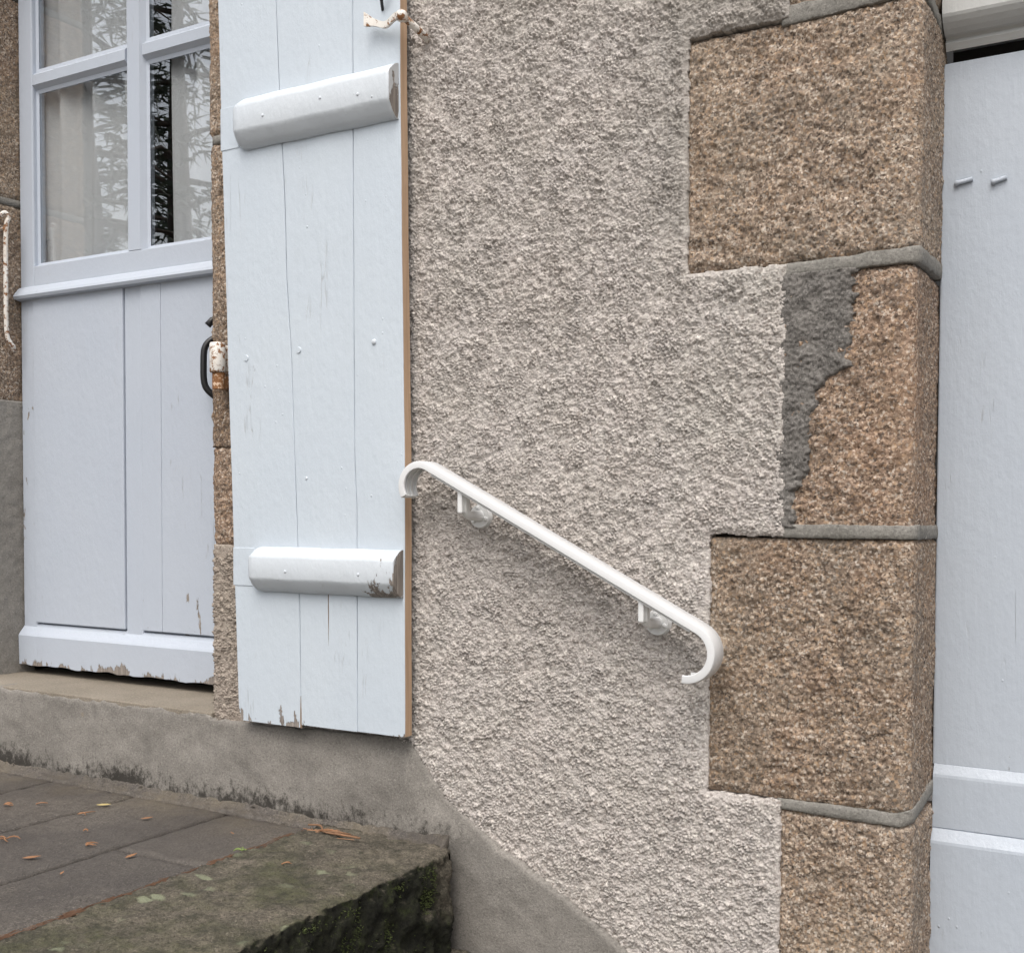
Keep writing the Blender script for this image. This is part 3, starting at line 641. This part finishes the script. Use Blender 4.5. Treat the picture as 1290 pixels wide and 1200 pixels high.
# ------------------------------------------------------------------ shutter catch at the top
ct = thing('shutter_catch', (-1.387, 0, 2.465), 'rust-stained white iron catch holding the top edge of the blue shutter', 'shutter catch')
tube_obj('catch_stem', [(-1.378, .01, 2.462), (-1.382, -.03, 2.473), (-1.386, -.075, 2.484)], [.0085, .0075, .0072], M['rusty'], ct, 12)
dome('catch_knuckle', -1.388, -.079, 2.485, .0125, M['rusty'], ct, 1)
bm = bmesh.new()
cp = smooth_path([(-1.388, -.079, 2.486), (-1.41, -.072, 2.490), (-1.44, -.062, 2.484), (-1.465, -.062, 2.493), (-1.488, -.070, 2.502)], 6)
ups = [(Vector((0, 1, 0)), Vector((0, 0, 1)))]*len(cp); n_c = len(cp)
rings = []
for i, p in enumerate(cp):
    k = i/(n_c-1); hh = .0085+.006*smst(.75, 1, k)-.002*math.sin(k*3.1); tt = .0035
    rings.append([bm.verts.new(p+Vector((0, a*tt, b*hh))) for a, b in ((-1, -1), (-1, 1), (1, 1), (1, -1))])
for i in range(n_c-1):
    for k in range(4): bm.faces.new((rings[i][k], rings[i][(k+1) % 4], rings[i+1][(k+1) % 4], rings[i+1][k]))
bm.faces.new(rings[0][::-1]); bm.faces.new(rings[-1]); bmesh.ops.recalc_face_normals(bm, faces=bm.faces[:]); bm_obj('catch_tongue', bm, M['rusty'], ct, False)
# small dark iron staple on the shutter above the catch
st_ = thing('shutter_staple', (-1.46, yf, 2.53), 'small dark iron staple screwed near the top right of the shutter', 'staple')
tube_obj('staple_leg', [(-1.462, yf, 2.525), (-1.450, yf-.022, 2.545), (-1.437, yf-.012, 2.575), (-1.43, yf, 2.62)], [.003, .004, .004, .003], M['black'], st_)

# ------------------------------------------------------------------ handrail
hr = thing('handrail', (-1.245, 0, 1.483), 'short white handrail with curled ends fixed to the roughcast wall', 'handrail')
top0, top1 = Vector((-1.318, -.066, 1.5865)), Vector((-.742, -.066, 1.2925)); dv = (top1-top0).normalized(); nvv = Vector((-dv.z, 0, dv.x))
pts = []
def arc(c, rad, a0, a1, n): return [Vector((c[0]+rad*math.cos(R(a0+(a1-a0)*i/n)), -.066, c[1]+rad*math.sin(R(a0+(a1-a0)*i/n)))) for i in range(n+1)]
r1 = .048; c1 = top0-nvv*r1; an = math.degrees(math.atan2(nvv.z, nvv.x))
up_arc = arc((c1.x, c1.z), r1, an+146, an, 18)
r2_ = .053; c2 = top1-nvv*r2_; lo_arc = arc((c2.x, c2.z), r2_, an, an-160, 18)
mid = [top0+(top1-top0)*t for t in np.linspace(0, 1, 20)[1:-1]]
path = up_arc+mid+lo_arc
def loc_n(i):
    t = (path[min(i+1, len(path)-1)]-path[max(i-1, 0)]).normalized(); return Vector((0, -1, 0)), Vector((-t.z, 0, t.x))
outer = [(-.0190, -.0085), (-.0205, -.0078), (-.0208, -.0015), (-.0200, .0004), (-.0180, .0011), (.0180, .0011), (.0200, .0004), (.0208, -.0015), (.0205, -.0078), (.0190, -.0085)]
inner = [(.0165, -.0085), (.0160, -.0050), (.0085, -.0045), (.0080, -.0062), (.0055, -.0062), (.0050, -.0045), (-.0050, -.0045), (-.0055, -.0062), (-.0080, -.0062), (-.0085, -.0045), (-.0160, -.0050), (-.0165, -.0085)]
bm = bmesh.new(); rings = []
prof = [(a*1.15, b*1.55) for a, b in outer+inner]; m_ = len(prof)
for i, p in enumerate(path):
    s_, q_ = loc_n(i); rings.append([bm.verts.new(p+s_*a+q_*b) for a, b in prof])
for i in range(len(rings)-1):
    for k in range(m_): bm.faces.new((rings[i][k], rings[i][(k+1) % m_], rings[i+1][(k+1) % m_], rings[i+1][k]))
bm.faces.new(rings[0][::-1]); bm.faces.new(rings[-1]); bmesh.ops.recalc_face_normals(bm, faces=bm.faces[:])
ro = bm_obj('rail', bm, M['white'], hr, True)
mo = ro.modifiers.new('split', 'EDGE_SPLIT'); mo.split_angle = R(30)
# flat steel strap under the rail
bm = bmesh.new(); sp_ = [top0+(top1-top0)*t-nvv*.0148 for t in np.linspace(.02, .98, 6)]
sweep(bm, sp_, [(-.015, -.004), (.015, -.004), (.015, .003), (-.015, .003)], [(Vector((0, -1, 0)), nvv)]*6); bm_obj('rail_strap', bm, M['cast'], hr)
def bracket(x, z):
    bm = bmesh.new(); mtx = Matrix.Translation((x, -.0045, z))@Matrix.Rotation(R(90), 4, 'X')
    bmesh.ops.create_cone(bm, cap_ends=True, segments=32, radius1=.026, radius2=.023, depth=.010, matrix=mtx)
    rose = bm_obj('rose', bm, M['cast'], hr); 
    for a in (100, 220, 340):
        dx, dz = .0165*math.cos(R(a)), .0165*math.sin(R(a))
        s = dome('screw', x+dx, -.0105, z+dz, .0048, M['cast'], rose, .7); 
    t_ = (x-top0.x)/(top1.x-top0.x); zr = top0.z+(top1.z-top0.z)*t_-.012
    ap = smooth_path([(x, -.005, z), (x-.0, -.030, z+.001), (x-.001, -.050, z+.002), (x-.001, -.063, z+.010), (x-.001, -.066, z+.022), (x-.001, -.066, zr)], 5)
    tube_obj('bracket_arm', ap, [.012-.0042*min(1, i/12) for i in range(len(ap))], M['cast'], hr, 14)
    bm = bmesh.new(); add_box(bm, x-.0065, x+.0045, -.082, -.050, z+.006, zr+.004, .0025); bm_obj('bracket_plate', bm, M['cast'], hr)
bracket(-1.245, 1.483); bracket(-.855, 1.288)

# ------------------------------------------------------------------ right-hand door
gt = thing('panelled_door', (.25, .2, .62), 'pale blue painted wooden door in the right-hand opening beside the granite quoins', 'door')
def G(name, *a, mat='gate', **k): return box(name, *a, M[mat], gt, **k)
G('board', -.400, .245, .2, .235, 1.036, 2.295, bev=.003)
G('board', .248, .90, .2, .235, 1.036, 2.295, bev=.003)
def rail_prof(name, pr, mat, par, x0=-.397, x1=.90):
    bm = bmesh.new(); n = len(pr); a = [bm.verts.new((x0, y, z)) for y, z in pr]; b = [bm.verts.new((x1, y, z)) for y, z in pr]
    for i in range(n): bm.faces.new((a[i], a[(i+1) % n], b[(i+1) % n], b[i]))
    bm.faces.new(a[::-1]); bm.faces.new(b); bmesh.ops.recalc_face_normals(bm, faces=bm.faces[:]); return bm_obj(name, bm, mat, par)
rail_prof('lock_rail', [(.22, 1.038), (.1995, 1.038), (.1905, 1.021), (.1895, 1.016), (.1895, .925), (.1905, .9235), (.22, .9235)], M['gate'], gt)
rail_prof('kick_board', [(.22, .923), (.1885, .923), (.176, .903), (.175, .898), (.175, .62), (.22, .62)], M['gate'], gt)
def peg(x0, x1, z, dz):
    bm = bmesh.new(); p0 = Vector((x0, .196, z-.001)); p1 = Vector((x1, .196, z+dz)); tube(bm, [p0, p0+(p1-p0)*.06, p0+(p1-p0)*.25, p1], [.0035, .006, .0042, .0036], 10)
    bmesh.ops.recalc_face_normals(bm, faces=bm.faces[:]); bm_obj('bent_nail', bm, M['gate'], gt, True)
peg(-.377, -.347, 2.080, .004); peg(-.316, -.291, 2.074, .005)
# transom moulding above, with dark slot beneath
tm = thing('door_transom', (.25, .17, 2.30), 'moulded grey-white transom above the dark slot over the right door', 'transom')
rail_prof('drip_moulding', [(.26, 2.334), (.203, 2.330), (.193, 2.313), (.186, 2.324), (.190, 2.331), (.1865, 2.334), (.176, 2.336), (.166, 2.342), (.157, 2.350), (.151, 2.358), (.149, 2.363), (.149, 2.410), (.165, 2.424), (.26, 2.424)], M['trim'], tm, -.394, .90)
rail_prof('transom_board', [(.26, 2.424), (.196, 2.424), (.196, 2.62), (.26, 2.62)], M['gate'], tm, -.394, .90)
rail_prof('slot_back', [(.30, 2.28), (.262, 2.28), (.262, 3.02), (.30, 3.02)], M['dark'], tm, -.394, .90)  # near-black sheet: shade of the slot given as colour

# ------------------------------------------------------------------ white iron bar on the far left jamb
sb = thing('shutter_bar', (-2.95, .15, 1.95), 'thin white iron bar with hooked foot hanging on the far left granite jamb', 'iron bar')
bp_ = smooth_path([(-2.938, .128, 2.325), (-2.930, .137, 2.334), (-2.927, .146, 2.32), (-2.930, .140, 2.29), (-2.932, .139, 2.15), (-2.932, .140, 2.00), (-2.929, .150, 1.967), (-2.928, .158, 1.957), (-2.934, .162, 1.947)], 6)
tube_obj('rod', bp_, [.0065]*len(bp_), M['rusty'], sb, 10)
tube_obj('fixing', [(-2.957, .139, 2.29), (-2.930, .139, 2.29)], .005, M['rusty'], sb, 8)

# ------------------------------------------------------------------ landing and steps
ld = tag(box('landing', -6, -1.66, -2.4, .0, .0, .765, M['bed'], None, .004), 'landing of dark paving slabs in front of the blue door', None, None, 'structure')
xj = [-1.652, -1.902, -2.205, -2.51, -2.80, -3.10, -3.42, -3.75]
for i in range(len(xj)-1):
    ys = [-.045, (-.37, -.72, -.50, -.62, -.42, -.7, -.5)[i], (-.98, -1.3, -1.15, -1.2, -1.0, -1.3, -1.1)[i], -1.75, -2.35]
    for j in range(4):
        x0, x1, y0, y1 = xj[i+1]+.003, xj[i]-.003, ys[j+1]+.003, ys[j]-.003
        nx_, ny_ = max(4, int((x1-x0)/.012)), max(4, int((y1-y0)/.012))
        xs = np.linspace(x0, x1, nx_); yy = np.linspace(y0, y1, ny_); X, Y = np.meshgrid(xs, yy)
        e = np.minimum(np.minimum(X-x0, x1-X), np.minimum(Y-y0, y1-Y))
        dz = field(nx_, ny_, .012, .05, .15, 700+i*7+j)*.0007-.004*(1-smst(0, .014, e))+rng.uniform(-.0012, .0012)
        P = np.stack([X, Y, .797+dz], -1); N = np.zeros_like(P); N[..., 2] = 1
        relief('paving_slab', P, N, np.ones((ny_-1, nx_-1), bool), M['slab'], ld, .03)
# mortar fillet along the foot of the plinth
xs = np.arange(-3.8, -1.31, .006); prof = [(.0, .829), (-.022, .812), (-.026, .8055), (-.032, .8025), (-.044, .800), (-.050, .79)]
G_ = np.zeros((len(prof), len(xs), 3)); fn = field(len(xs), len(prof), .006, .02, .12, 91)
for k, (y, z) in enumerate(prof): G_[k, :, 0] = xs; G_[k, :, 1] = y+fn[k]*.003*(k > 1)*(k < 6); G_[k, :, 2] = z+fn[k]*.0014*(k < 5)
GN = np.zeros_like(G_); GN[..., 2] = 1
relief('mortar_fillet', G_[::-1], GN, np.ones((len(prof)-1, len(xs)-1), bool), M['slab'], ld, .02)

steps = thing('outdoor_steps', (-1.3, -.6, 0), 'old mossy stone steps descending beside the wall below the handrail', 'steps')
def step_stone(x0, x1, y0, y1, z0, z1, seed, h=.006, wear=1.):
    """tread then riser on the right-hand side, as one bent sheet"""
    rad = .012; L1 = x1-x0-rad; La = rad*math.pi/2; L2 = z1-z0-rad
    s = np.linspace(0, L1+La+L2, int((L1+La+L2)/h)); yy = np.arange(y0, y1, h); S, Y = np.meshgrid(s, yy); nv, nu = S.shape
    th = np.clip((S-L1)/rad, 0, math.pi/2)
    X = x0+np.minimum(S, L1)+rad*np.sin(th); Z = z1-rad*(1-np.cos(th))-np.maximum(S-L1-La, 0)
    P = np.stack([X, Y, Z], -1); N = np.stack([np.sin(th), Y*0, np.cos(th)], -1)
    a = field(nu, nv, h, .015, .04, seed); b = field(nu, nv, h, .06, .2, seed+1); c = field(nu, nv, h, .008, .012, seed+2)
    riser = smst(L1, L1+La, S)
    d = (a*.0009+b*.0018+c*.0004)*(1-riser)+(a*.0022+b*.004+c*.0012)*riser*wear
    d -= .008*np.exp(-((S-L1-La/2)/.03)**2)*(.6+.5*np.clip(b, -1, 2))
    end = y1-Y; d -= .030*(1-smst(0, .03, end))**2*riser; 
    P = P+N*d[..., None]; P[..., 0] -= (.035*(1-smst(0, .05, end))**2)*riser*0
    return relief('step_stone', P, N, np.ones((nv-1, nu-1), bool), M['mossy'], steps, .05)
step_stone(-1.640, -1.287, -1.7, -.026, .59, .803, 801)
step_stone(-1.33, -.955, -1.7, -.015, .40, .592, 811, .010)
step_stone(-1.0, -.62, -1.7, -.01, .20, .396, 821, .012)
step_stone(-.66, -.28, -1.7, -.01, .0, .198, 831, .014)
cr = bmesh.new(); add_box(cr, -1.66, -1.34, -1.7, -.03, 0, .59, 0); add_box(cr, -1.34, -1.0, -1.7, -.03, 0, .38, 0); add_box(cr, -1.0, -.68, -1.7, -.03, 0, .18, 0)
bm_obj('step_core', cr, M['bed'], steps)

# moss tufts and needle litter
def tufts(name, n, fn, mat, label, size):
    bm = bmesh.new()
    for _ in range(n):
        p, nn = fn(); 
        for k in range(3):
            d = (Vector(nn)+Vector((rng.gauss(0, .6), rng.gauss(0, .6), rng.gauss(0, .6)))).normalized()*size*rng.uniform(.5, 1.4); s = d.orthogonal().normalized()*size*.22
            s.rotate(Matrix.Rotation(rng.random()*6.28, 3, d)); p_ = Vector(p)
            bm.faces.new([bm.verts.new(q) for q in (p_-s, p_+s, p_+d)])
    o = bm_obj(name, bm, mat); return tag(o, label, None, None, 'stuff')
def moss_pt():
    while 1:
        y = -rng.uniform(.10, .9); z = rng.uniform(.6, .785)
        if (math.sin(y*23+z*31)+math.sin(y*51-z*17+2)+rng.gauss(0, .5)) > .9: return (-1.289+rng.uniform(-.006, .003), y, z), (1, 0, .2)
tufts('moss', 5200, moss_pt, M['moss'], 'tufts of dark green moss growing on the riser of the top step', .0042)
def needles(name, n, fn, mat, label, L=.03):
    bm = bmesh.new()
    for _ in range(n):
        p, ang = fn(); l = L*rng.uniform(.4, 1.1); d = Vector((math.cos(ang), math.sin(ang), rng.uniform(-.08, .10)))*l; s = Vector((-d.y, d.x, 0)).normalized()*.0007; p_ = Vector(p); u_ = Vector((0, 0, .0008))
        a = [bm.verts.new(q) for q in (p_-d/2-s, p_-d/2+s, p_-d/2+u_)]; b = [bm.verts.new(q) for q in (p_+d/2-s, p_+d/2+s, p_+d/2+u_)]
        for k in range(3): bm.faces.new((a[k], a[(k+1) % 3], b[(k+1) % 3], b[k]))
    return tag(bm_obj(name, bm, mat), label, None, None, 'stuff')
needles('pine_needles', 1500, lambda: ((-1.646+rng.gauss(0, .0050), -(lambda t: t+.035*math.sin(t*37)+.02*math.sin(t*91))(rng.random()**.7*1.0)-.06, .7985+rng.uniform(-.004, .004)), rng.gauss(math.pi/2, .25)), M['needle'], 'rust coloured pine needles packed along the joint beside the step stone')
needles('pine_needles', 16, lambda: ((-1.62+rng.gauss(0, .03)+.05, -.075+rng.gauss(0, .012), .803+rng.uniform(.001, .004)), rng.gauss(0, .5)), M['leaf'], 'loose orange needles gathered where the joint meets the wall', .05)

def sprig(loc, label, kind, seed, size=.014, group='dry leaves on the landing'):
    rs = random.Random(seed); bm = bmesh.new(); x, y = loc
    if kind == 'leaf':      # a flat lanceolate leaf with a fold, a few millimetres off the slab
        ang = rs.random()*3.14; L = size; W = size*.34
        pts = [(-L, 0, 0), (-L*.4, W, .0012), (L*.3, W*.9, .0018), (L, 0, .0028), (L*.3, -W*.9, .0012), (-L*.4, -W, .0008)]
        c, s = math.cos(ang), math.sin(ang); v = [bm.verts.new((x+a*c-b*s, y+a*s+b*c, .8005+z+.001)) for a, b, z in pts]
        mid = [bm.verts.new((x, y, .8008)), ]
        bm.faces.new(v); bm.faces.ensure_lookup_table(); g_ = bmesh.ops.extrude_face_region(bm, geom=bm.faces[:]); bmesh.ops.translate(bm, verts=[e for e in g_['geom'] if isinstance(e, bmesh.types.BMVert)], vec=(0, 0, .0006)); bm.verts.remove(mid[0])
    else:                   # a few curled needles joined at one end
        for k in range(4 if kind == 'star' else 2):
            a = rs.random()*6.28 if kind == 'star' else rs.gauss(.5, .25); cv = rs.uniform(-1.2, 1.2); l = size*rs.uniform(.8, 1.5)
            pp = [(x+math.cos(a+cv*t)*l*t, y+math.sin(a+cv*t)*l*t, .8015+.0035*math.sin(t*3)) for t in (0, .25, .5, .75, 1)]; tube(bm, pp, [.0011, .0015, .0015, .0012, .0005], 5)
        bmesh.ops.recalc_face_normals(bm, faces=bm.faces[:])
    mat = M['yleaf'] if label.startswith('small yellow') else M['gleaf'] if label.startswith('tiny green') else M['leaf']
    tag(bm_obj('dry_leaf', bm, mat), label, 'leaf', group)
sprig((-2.186, -.160), 'small yellow leaf lying flat on the landing near the plinth', 'leaf', 1, .018)
sprig((-2.172, -.245), 'curled double orange needle just behind the yellow leaf', 'curl', 2, .030)
sprig((-2.009, -.190), 'small orange leaf between the yellow leaf and the mossy stone', 'leaf', 3, .013)
sprig((-2.388, -.278), 'orange needle cluster nearest the left edge by the plinth', 'star', 4, .020)
sprig((-2.33, -.235), 'single thin orange needle right of the leftmost cluster', 'curl', 5, .018)
sprig((-2.138, -.453), 'star-shaped orange leaf at the left edge, lower row of slabs', 'star', 6, .024)
sprig((-1.955, -.400), 'star-shaped orange needle cluster in the middle of the landing', 'star', 7, .020)
sprig((-1.979, -.512), 'thin orange leaf at the lower left of the landing', 'leaf', 8, .018)
sprig((-1.818, -.403), 'small orange leaf on the slab beside the needle-filled joint', 'leaf', 9, .014)
sprig((-2.05, -.33), 'short faint orange needle between two slabs in mid landing', 'curl', 21, .010)
sprig((-1.76, -.18), 'small orange fleck of leaf on the slab nearest the plinth and the joint', 'leaf', 22, .006)
sprig((-1.844, -.547), 'tiny orange speck of leaf nearest the bottom left corner', 'leaf', 10, .006)
sprig((-1.526, -.287), 'orange needle lying on the mossy step stone', 'curl', 11, .016)
sprig((-1.655, -.261), 'tiny green sprig growing in the joint beside the step stone', 'star', 12, .014)
tw = thing('dry_twig', (-1.56, -.07, .805), 'brown curled twig with needles lying at the back of the step stone', 'twig')
tp = smooth_path([(-1.655, -.055, .806), (-1.62, -.058, .810), (-1.585, -.085, .808), (-1.54, -.095, .811), (-1.49, -.085, .808)], 5)
tube_obj('stem', tp, [.0022]*len(tp), M['brown'], tw, 6)
for k in range(3):
    x = -1.60+.022*k; tube_obj('needle', [(x, -.085, .809), (x+.03, -.088+rng.uniform(-.012, .012), .812), (x+.052, -.085+rng.uniform(-.02, .02), .807)], [.0022, .0026, .001], M['brown' if k % 2 else 'leaf'], tw, 5)

# ------------------------------------------------------------------ trees across the yard (seen mirrored in the door glass)
def pine(seed, h):
    rs = random.Random(seed); t = thing('pine_tree', (0, 0, 0), 'dark pine tree', 'tree')
    bm = bmesh.new(); tube(bm, [(0, 0, 0), (.05, 0, h*.3), (0, .06, h*.7), (0, 0, h)], [.22, .17, .09, .02], 10); bm_obj('trunk', bm, M['bark'], t, True)
    br = bmesh.new(); cr = bmesh.new()
    for i in range(46):
        z = h*(.16+.82*(i/46)); L = (1-(z/h))*h*.34+.35; a = i*2.4+rs.gauss(0, .3); L *= rs.uniform(.65, 1.15)
        tip = Vector((math.cos(a)*L, math.sin(a)*L, z-L*.18)); base = Vector((0, 0, z)); midp = (base+tip)/2+Vector((0, 0, L*.10))
        tube(br, [base, midp, tip], [.035, .02, .006], 5)
        for j in range(26):
            tt = rs.uniform(.2, 1); p = (base*(1-tt)**2+midp*2*tt*(1-tt)+tip*tt*tt)+Vector((rs.gauss(0, .10), rs.gauss(0, .10), rs.gauss(-.05, .08)))*(.6+tt)
            for q in range(3):
                d = Vector((math.cos(a)+rs.gauss(0, .6), math.sin(a)+rs.gauss(0, .6), rs.gauss(-.3, .4))).normalized()*rs.uniform(.10, .24); s = d.orthogonal().normalized()*.016; s.rotate(Matrix.Rotation(rs.random()*6.28, 3, d))
                cr.faces.new([cr.verts.new(v) for v in (p-s, p+s, p+d)])
    bm_obj('branches', br, M['bark'], t); bm_obj('crown', cr, M['foliage'], t); return t
proto = pine(3, 7.5)
spots = [(-8.2, -4.4, .92, 0), (-9.4, -6.6, 1.1, 1.4), (-6.4, -5.6, .85, 2.2), (-13.5, -9.6, 1.2, 3.4)]
labs = ['pine tree standing closest to the house across the yard', 'second pine tree behind the closest one', 'smaller pine tree at the right of the row', 'tall pine tree farthest from the house']
for i, ((x, y, s, a), lb) in enumerate(zip(spots, labs)):
    if i == 0: t = proto
    else:
        t = proto.copy(); C.objects.link(t)
        for ch in proto.children:
            c_ = ch.copy(); C.objects.link(c_); c_.parent = t; c_.matrix_parent_inverse = Matrix()
    t.location = (x, y, 0); t.scale = (s, s, s); t.rotation_euler = (0, 0, a); t['label'] = lb; t['group'] = 'pine trees across the yard'
